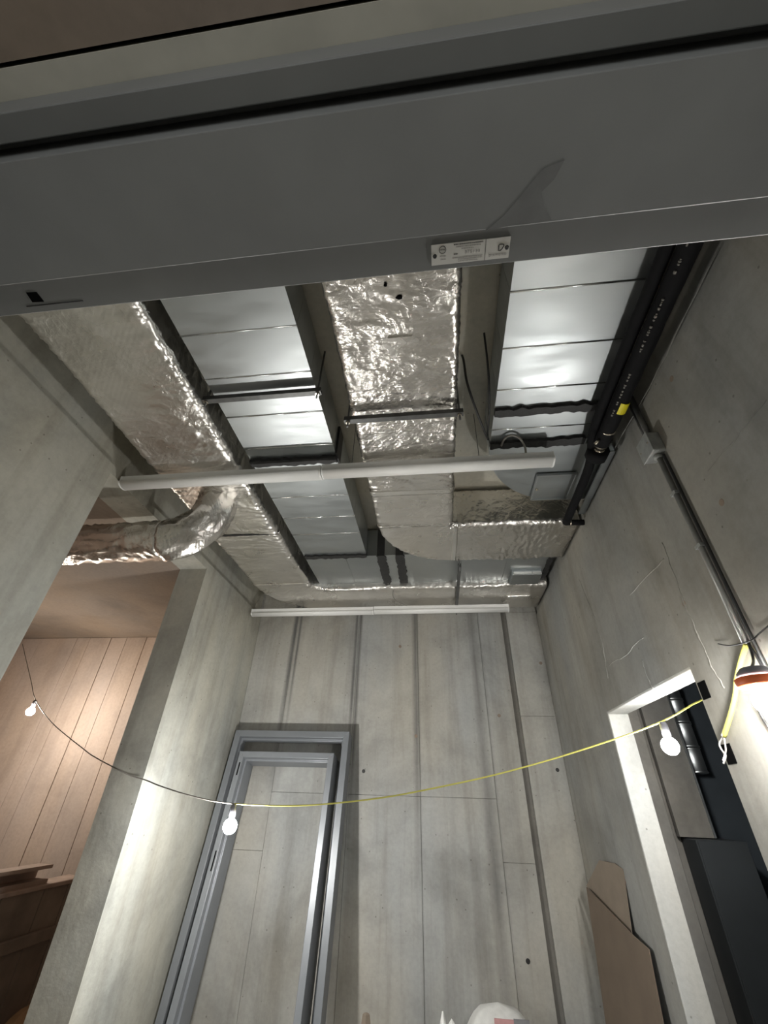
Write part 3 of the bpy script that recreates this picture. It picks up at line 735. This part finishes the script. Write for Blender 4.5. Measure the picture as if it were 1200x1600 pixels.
MB().lathe((AX + 0.052, 1.66, AZ - 0.035), [(0.03, 0), (0.055, 0.005), (0.055, 0.06), (0.03, 0.065)], 10, Vector((0, 1, 0))).build('union_collar', 'rubber', t)
MB().tube([(AX + 0.05, 2.345, AZ - 0.035), (XR + 0.003, 2.352, AZ - 0.035)], 0.019, 12).build('elbow_stub', 'rubber', t)
MB().lathe((AX + 0.072, 2.347, AZ - 0.035), [(0.021, 0), (0.023, 0.004), (0.021, 0.008)], 12, Vector((1, 0, 0))).build('elbow_ring', 'brass', t)
tag(MB().rings([[(XR - 0.042, y, CAMZ + 1.535), (XR - 0.002, y, CAMZ + 1.535), (XR - 0.002, y, CAMZ + 1.60), (XR - 0.006, y, CAMZ + 1.60), (XR - 0.006, y, CAMZ + 1.541), (XR - 0.042, y, CAMZ + 1.541)] for y in (1.72, 2.30)], True, False).build('steel_angle', 'galv_dark'),
    'galvanized steel angle on the right wall beside the black pipe end', 'angle')

# ================================================================== CONDUIT, JUNCTION BOX, WORK LAMP
CY = 1.415
t = thing('wall_conduit', (XR - 0.02, CY, CAMZ), 'grey conduit pair running down the right wall below the junction box', 'conduit')
MB().tube([(XR - 0.016, CY, CAMZ + 1.21), (XR - 0.016, CY + 0.006, CAMZ + 0.43)], 0.011, 10).build('conduit_tube', 'steel', t)
MB().tube([(XR - 0.010, CY - 0.024, CAMZ + 1.21), (XR - 0.010, CY - 0.018, CAMZ + 0.20)], 0.0055, 8).build('conduit_tube', 'cable_black', t)
MB().tube([(XR - 0.016, CY, CAMZ + 1.33), (XR - 0.022, CY - 0.01, CAMZ + 1.62)], 0.013, 10).build('conduit_tube', 'strut', t)
MB().tube([(XR - 0.012, CY + 0.03, CAMZ + 1.33), (XR - 0.012, CY + 0.03, CAMZ + 1.62)], 0.008, 10).build('conduit_tube', 'strut', t)
for z in (1.02, 0.78):
    box(XR - 0.028, XR - 0.001, CY - 0.014, CY + 0.020, CAMZ + z, CAMZ + z + 0.012).build('pipe_clip', 'box_steel', t)
t = thing('junction_box', (XR - 0.03, CY, CAMZ + 1.30), 'square grey steel junction box on the right wall conduit', 'junction box')
box(XR - 0.050, XR - 0.001, CY - 0.042, CY + 0.052, CAMZ + 1.225, CAMZ + 1.325).build('box_body', 'box_steel', t, 0.004, 2)
box(XR - 0.054, XR - 0.0505, CY - 0.045, CY + 0.055, CAMZ + 1.222, CAMZ + 1.328).build('cover', 'box_steel', t, 0.002, 1)
for dy in (-0.03, 0.04):
    MB().lathe((XR - 0.057, CY + dy, CAMZ + 1.275), [(0.001, 0), (0.004, 0.0005), (0.004, 0.003)], 10, Vector((1, 0, 0))).build('screw', 'brass', t)
MB().lathe((XR - 0.018, CY, CAMZ + 1.208), [(0.014, 0), (0.018, 0.003), (0.018, 0.014), (0.014, 0.017)], 12).build('connector', 'box_steel', t)

def bulb(parent, c, mat='bulb', r=BULB_RAD):
    prof = [(0.012, 0.045), (0.014, 0.032)] + [(r * math.cos(a), r * math.sin(a)) for a in [math.radians(60 - 150 * k / 9) for k in range(10)]]
    return MB().lathe(c, prof, 20).build('bulb', mat, parent)
lc = onX(1182, 1058, XR - 0.11)
t = thing('work_lamp', lc, 'glowing work lamp with grey cap and orange ring on the right wall', 'lamp')
MB().lathe(lc, [(0.012, 0.028), (0.030, 0.024), (0.042, 0.012), (0.045, 0.0), (0.012, 0.0)], 24).build('lamp_cap', 'cap_grey', t)
MB().lathe(lc - Vector((0, 0, 0.026)), [(0.047, 0.0), (0.053, 0.003), (0.053, 0.022), (0.047, 0.025), (0.047, 0.0)], 24, Vector((0, 0, 1)), False).build('lamp_ring', 'orange', t)
bulb(t, lc - Vector((0, 0, 0.062)), 'bulb_lamp', 0.034)
cable('lamp_cord', [onX(1170, 1005, XR - 0.02), onX(1177, 1030, XR - 0.04), lc + Vector((0, 0, 0.026))], 0.004, 'cable_black', parent=t)
# cables below the conduit end
ce = Vector((XR - 0.016, CY, CAMZ + 0.43))
cable('black_cable', [ce, onX(1185, 1030, XR - 0.012), onX(1197, 1056, XR - 0.01), onX(1215, 1095, XR - 0.01), onX(1250, 1180, XR - 0.01)], 0.0045, 'cable_black', 'black cable leaving the conduit end past the work lamp', 'cable')
cable('black_cable', [lc + Vector((-.0, 0.012, -.026)), onX(1183, 1100, XR - 0.03), onX(1192, 1122, XR - 0.02), onX(1203, 1140, XR - 0.012), onX(1230, 1190, XR - 0.01)], 0.004, 'cable_black', 'black cable curving down from under the work lamp', 'cable')
cable('cable_tie', [onX(1122, 1006, XR - 0.008), onX(1140, 1009, XR - 0.015), onX(1165, 1004, XR - 0.030), onX(1177, 999, XR - 0.030), onX(1186, 990, XR - 0.012), onX(1205, 974, XR - 0.006)], 0.0022, 'cable_black', 'black cable tie sticking out across the conduit end', 'cable tie')
yp = [onX(1166, 1006, XR - 0.022), onX(1158, 1032, XR - 0.016), onX(1151, 1062, XR - 0.014), onX(1149, 1085, XR - 0.014), onX(1142, 1115, XR - 0.014), onX(1131, 1150, XR - 0.014)]
t = thing('yellow_cable', yp[-1], 'yellow jacketed cable dropping from the conduit end to the door jamb', 'cable')
cable('yellow_jacket', yp, 0.0075, 'cable_yellow', parent=t)
cable('bare_wire', [yp[-1], onX(1124, 1162, XR - 0.01), onX(1128, 1172, XR - 0.01), onX(1134, 1180, XR - 0.008), onX(1131, 1193, XR - 0.004)], 0.0025, 'wire_white', parent=t)
cable('bare_wire', [yp[-1], onX(1133, 1163, XR - 0.01), onX(1134, 1174, XR - 0.01), onX(1130, 1188, XR - 0.004)], 0.0025, 'wire_white', parent=t)

# ================================================================== STRING LIGHTS
A = Vector((1.16, 2.154, CAMZ + 0.399))         # the cord comes through the right doorway
E = Vector((-1.79, 2.785, CAMZ + 0.072)); E2 = Vector((-2.06, 2.788, CAMZ + 0.115)); G = Vector((-4.92, 4.43, CAMZ + 1.42))
def pt(px, py, tt):                  # point on the cord's vertical plane between the right jamb and the left opening
    v = ray(px, py); n_ = Vector((E.y - A.y, -(E.x - A.x), 0)); return CAM + v * ((A - CAM).dot(n_) / v.dot(n_))
def pt2(px, py):
    v = ray(px, py); n_ = Vector((G.y - E2.y, -(G.x - E2.x), 0)); return CAM + v * ((E2 - CAM).dot(n_) / v.dot(n_))
t = thing('string_cord', A, 'thin yellow cord strung through the right doorway across to the left', 'cord')
cable('cord_run', [Vector((3.39, 1.68, CAMZ + 1.1)), Vector((2.2, 1.93, CAMZ + 0.72)), A + Vector((0.22, -0.047, 0.085)), A, pt(1075, 1105, 0), pt(1055, 1117, 0), pt(1035, 1127, 0), pt(1000, 1141, 0), pt(960, 1155, 0), pt(870, 1184, 0), pt(780, 1209, 0), pt(700, 1227, 0), pt(600, 1246, 0), pt(500, 1257, 0), pt(430, 1259, 0), pt(366, 1256, 0)], 0.0034, 'cable_yellow', parent=t)
cable('cord_run', [pt(366, 1256, 0), pt(330, 1251, 0), pt(290, 1241, 0), pt(250, 1228, 0), onY(228, 1219, 2.783), onY(205, 1212, 2.786), onY(178, 1199, 2.788), pt2(150, 1184), pt2(130, 1170), pt2(80, 1128), pt2(55, 1092), pt2(48, 1062), pt2(35, 1006)], 0.0034, 'cable_grey', parent=t)
def hung_bulb(top, label, mat='bulb'):
    t = thing('hanging_bulb', top, label, 'light bulb', 'bulbs on the cord')
    MB().lathe(top - Vector((0, 0, 0.062)), [(0.015, 0), (0.017, 0.01), (0.017, 0.05), (0.010, 0.062)], 14).build('socket', 'cap_grey', t)
    bulb(t, top - Vector((0, 0, 0.095)), mat)
hung_bulb(pt(1035, 1128, 0), 'lit bare bulb hanging from the cord in front of the right doorway', 'bulb_door')
hung_bulb(pt(366, 1257, 0), 'lit bare bulb hanging before the grey frames at the back wall')
hung_bulb(pt2(56, 1094), 'lit bare bulb hanging in the brown side room at the left', 'bulb_warm')

# ================================================================== FRAMES LEANING ON THE BACK WALL
fp = [(0, 0), (.05, 0), (.05, .048), (.066, .048), (.066, .098), (.05, .098), (.05, .146), (0, .146)]
def lean(name, label, x0, x1, H, ytop, ztop, prof, mat='frame_paint2'):
    yb = None
    th = math.asin(min(0.5, (ytop[0] - ytop[1]) / H)); t = thing(name, (0, ytop[1], 0.0), label, 'door frame', 'steel door frames leaning on the back wall')
    dep = max(d for a, d in prof)
    parts = u_frame(t, x0, x1, H, prof, mat)
    t.rotation_euler = (-th, 0, 0); t.location.z = dep * math.sin(th) + 0.001
    return t, parts
t, ps = lean('leaning_door_frame', 'taller grey steel door frame leaning directly on the back wall', -1.744, -0.747, 2.17, (3.838, 3.455), 0, fp)
fp2 = [(0, 0), (.042, 0), (.042, .05), (.056, .05), (.056, .19), (.042, .19), (.042, .24), (0, .24)]
t, ps = lean('leaning_door_frame', 'shorter grey steel door frame leaning inside the taller one', -1.612, -0.832, 1.985, (3.70, 3.305), 0, fp2)
for z, h in ((1.86, 0.09), (1.30, 0.11)):
    o0 = org(t)
    box(o0.x - 1.612 + 0.020, o0.x - 1.612 + 0.030, o0.y - 0.001, o0.y + 0.004, o0.z + z - h / 2, o0.z + z + h / 2).build('strike_slot', 'black', ps[0])

# ================================================================== CARDBOARD AND BAGS
def on_plane(px, py, p0, n_):
    v = ray(px, py); return CAM + v * ((Vector(p0) - CAM).dot(Vector(n_)) / v.dot(Vector(n_)))
n_ = Vector((1, 0.10, -0.06)).normalized()
def sheet(name, pix, p0, nrm, th, mat, label, to_floor=None):
    P = [on_plane(px, py, p0, nrm) for px, py in pix]
    if to_floor:
        for i in to_floor:
            q = P[i]; d = Vector((nrm.z, 0, -nrm.x)).normalized(); P.append(q + d * ((q.z - 0.002) / -d.z))
    return tag(MB().prism(P, nrm * th).build(name, mat), label, 'cardboard')
sheet('cardboard_sheet', [(914, 1384), (988, 1461), (1013, 1483), (1021, 1580), (908, 1580)][:3] + [(1020, 1560)], (0.945, 3.3, 1.2), n_, 0.006, 'card', 'large brown cardboard sheet leaning against the right wall', to_floor=None) if False else None
q = [on_plane(px, py, (0.935, 3.3, 1.2), n_) for px, py in ((916, 1386), (988, 1461), (1013, 1483))]
dn = Vector((n_.z, 0, -n_.x)).normalized()
foot = [q[2] + dn * ((q[2].z - 0.01) / -dn.z), q[0] + dn * ((q[0].z - 0.01) / -dn.z)]
tag(MB().prism(q + foot, n_ * 0.006).build('cardboard_sheet', 'card'), 'large dark brown cardboard sheet leaning against the right wall', 'cardboard')
q = [on_plane(px, py, (0.958, 3.3, 1.2), n_) for px, py in ((936, 1344), (960, 1349), (973, 1358), (987, 1462), (916, 1384))]
tag(MB().prism(q, n_ * 0.005).build('cardboard_flap', 'card2'), 'lighter cardboard flap sticking up behind the dark cardboard sheet', 'cardboard')

def lump(name, c, rx, ry, h, mat, parent, seed, pow_=2.6, n=40, k=28, amp=0.06):
    out = []
    for j in range(k + 1):
        v = j / k; r = (1 - max(0, (v - 0.35) / 0.65) ** pow_) ** (1 / pow_) * (0.92 + 0.08 * min(1, v * 4))
        rg = []
        for i in range(n):
            a = 2 * math.pi * i / n; ca, sa = math.cos(a), math.sin(a)
            se = (abs(ca) ** 3 + abs(sa) ** 3) ** (-1 / 3)
            d = 1 + amp * noise.noise((ca * 2.2 + seed, sa * 2.2, v * 3.5)) + amp * 0.5 * noise.noise((ca * 6, sa * 6 + seed, v * 10))
            rg.append((c[0] + rx * se * ca * r * d, c[1] + ry * se * sa * r * d, c[2] + h * v))
        out.append(rg)
    return MB().rings(out, True, True).build(name, mat, parent)
a = onY(770, 1569, 3.70)
t = thing('woven_sack', (a.x + 0.03, 3.70, 0), 'full white woven sack with a pink and grey print at the back wall', 'sack')
lump('sack_body', (a.x + 0.03, 3.72, 0.001), 0.24, 0.14, a.z + 0.004, 'sack', t, 2.0)
f0 = onY(772, 1591, 3.575); f1 = onY(802, 1589, 3.575); f2 = onY(832, 1587, 3.575)
box(f0.x, f1.x, 3.572, 3.578, f0.z - 0.25, f0.z).build('print_panel', 'sack_pink', t); box(f1.x, f2.x - 0.02, 3.572, 3.578, f0.z - 0.25, f0.z + 0.004).build('print_panel', 'sack_grey', t)
a = onY(708, 1584, 3.55)
t = thing('plastic_bag', (a.x, 3.55, 0), 'crumpled white plastic bag beside the woven sack', 'bag')
lump('bag_body', (a.x - 0.01, 3.52, 0.001), 0.07, 0.06, a.z - 0.01, 'bag', t, 5.0, 2.0, amp=0.35)
p = onY(692, 1580, 3.55)
MB().rings([[(p.x + dx * s, 3.55 + dy * s, z) for dx, dy in ((-.022, 0), (0, -.012), (.018, 0), (0, .012))] for s, z in ((1.2, a.z - 0.12), (1, a.z - 0.05), (0.25, p.z + 0.0))], True, True).build('bag_ear', 'bag', t)
a = onY(573, 1583, 3.62)
t = thing('kraft_bag', (a.x, 3.62, 0), 'torn brown paper bag at the foot of the back wall', 'bag')
lump('bag_body', (a.x, 3.62, 0.001), 0.085, 0.08, a.z - 0.01, 'kraft', t, 8.0, 1.6, amp=0.2)
MB().rings([[(a.x + dx * s, 3.60 + dy * s, z) for dx, dy in ((-.03, 0), (0, -.02), (.03, 0), (0, .02))] for s, z in ((1.0, a.z - 0.05), (0.7, a.z), (0.5, a.z + 0.006))], True, False).build('torn_rim', 'card2', t)

# ================================================================== SIDE ROOM THINGS
PXW = -2.72
t = thing('formwork_panel', (PXW, 2.9, 0), 'brown boarded formwork panel with a ledge in the side room', 'panel')
zt = CAMZ - 0.535
yy = [1.5, 1.95, 2.4, 2.8, 3.16, 3.50, 3.72, 3.90]
for i in range(len(yy) - 1):
    box(PXW - 0.02 - random.uniform(0, .003), PXW, yy[i] + 0.003, yy[i + 1] - 0.003, 0.02, zt - 0.025).build('board', 'ply', t, 0.002, 1)
box(PXW - 0.16, PXW + 0.02, 1.5, 3.90, zt - 0.025, zt).build('ledge', 'timber', t, 0.004, 1)
box(PXW, PXW + 0.035, 1.5, 3.90, CAMZ - 0.84, CAMZ - 0.775).build('rail', 'ply', t, 0.004, 1)
t = thing('timber_channel', (PXW - 0.08, 2.6, zt), 'dusty channel section lying on the formwork ledge', 'timber')
MB().rings([[(PXW - 0.14, y, zt), (PXW - 0.02, y, zt), (PXW - 0.02, y, zt + 0.025), (PXW - 0.12, y, zt + 0.025), (PXW - 0.12, y, zt + 0.08), (PXW - 0.02, y, zt + 0.08), (PXW - 0.02, y, zt + 0.10), (PXW - 0.14, y, zt + 0.10)] for y in (1.7, 3.52)], True, False).build('channel_body', 'timber', t)
t = thing('rubble_sack', (PXW + 0.16, 3.45, 0), 'open dusty rubble sack below the formwork panel', 'sack')
lump('sack_body', (PXW + 0.22, 3.55, 0.001), 0.13, 0.35, CAMZ - 1.06, 'kraft', t, 12.0, 2.2, amp=0.25)

# ================================================================== BEYOND THE RIGHT DOORWAY
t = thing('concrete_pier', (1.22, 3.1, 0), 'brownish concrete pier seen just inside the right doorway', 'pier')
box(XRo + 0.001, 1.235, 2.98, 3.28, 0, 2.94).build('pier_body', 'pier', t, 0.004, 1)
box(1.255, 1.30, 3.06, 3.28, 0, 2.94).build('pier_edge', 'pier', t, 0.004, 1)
t = thing('steel_panel', (1.36, 3.0, 1.6), 'grey sheet metal panel hanging above the dark cabinet', 'panel')  # sheet metal panel hung above the cabinet, not a partition
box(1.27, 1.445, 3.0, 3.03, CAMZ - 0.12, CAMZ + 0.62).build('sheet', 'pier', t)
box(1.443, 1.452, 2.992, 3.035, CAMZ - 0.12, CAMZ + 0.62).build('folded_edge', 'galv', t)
t = thing('dark_cabinet', (1.45, 2.95, 0), 'tall flat dark grey cabinet through the right doorway', 'cabinet')
box(1.30, 1.545, 2.90, 3.25, 0.0, CAMZ - 0.125).build('cabinet_body', 'cab', t, 0.003, 1)
box(1.305, 1.54, 2.892, 2.90, 0.03, CAMZ - 0.128).build('cabinet_door', 'cab', t, 0.002, 1)
t = thing('spiral_duct', (1.56, 3.1, 1.9), 'shiny ribbed vertical duct piece seen past the hanging bulb', 'duct')
for k in range(8):
    MB().lathe((1.53, 3.12, CAMZ + 0.18 + k * 0.1345), [(0.055, 0), (0.060, 0.006), (0.055, 0.012), (0.055, 0.125), (0.060, 0.131)], 20).build('duct_segment', 'galv', t)
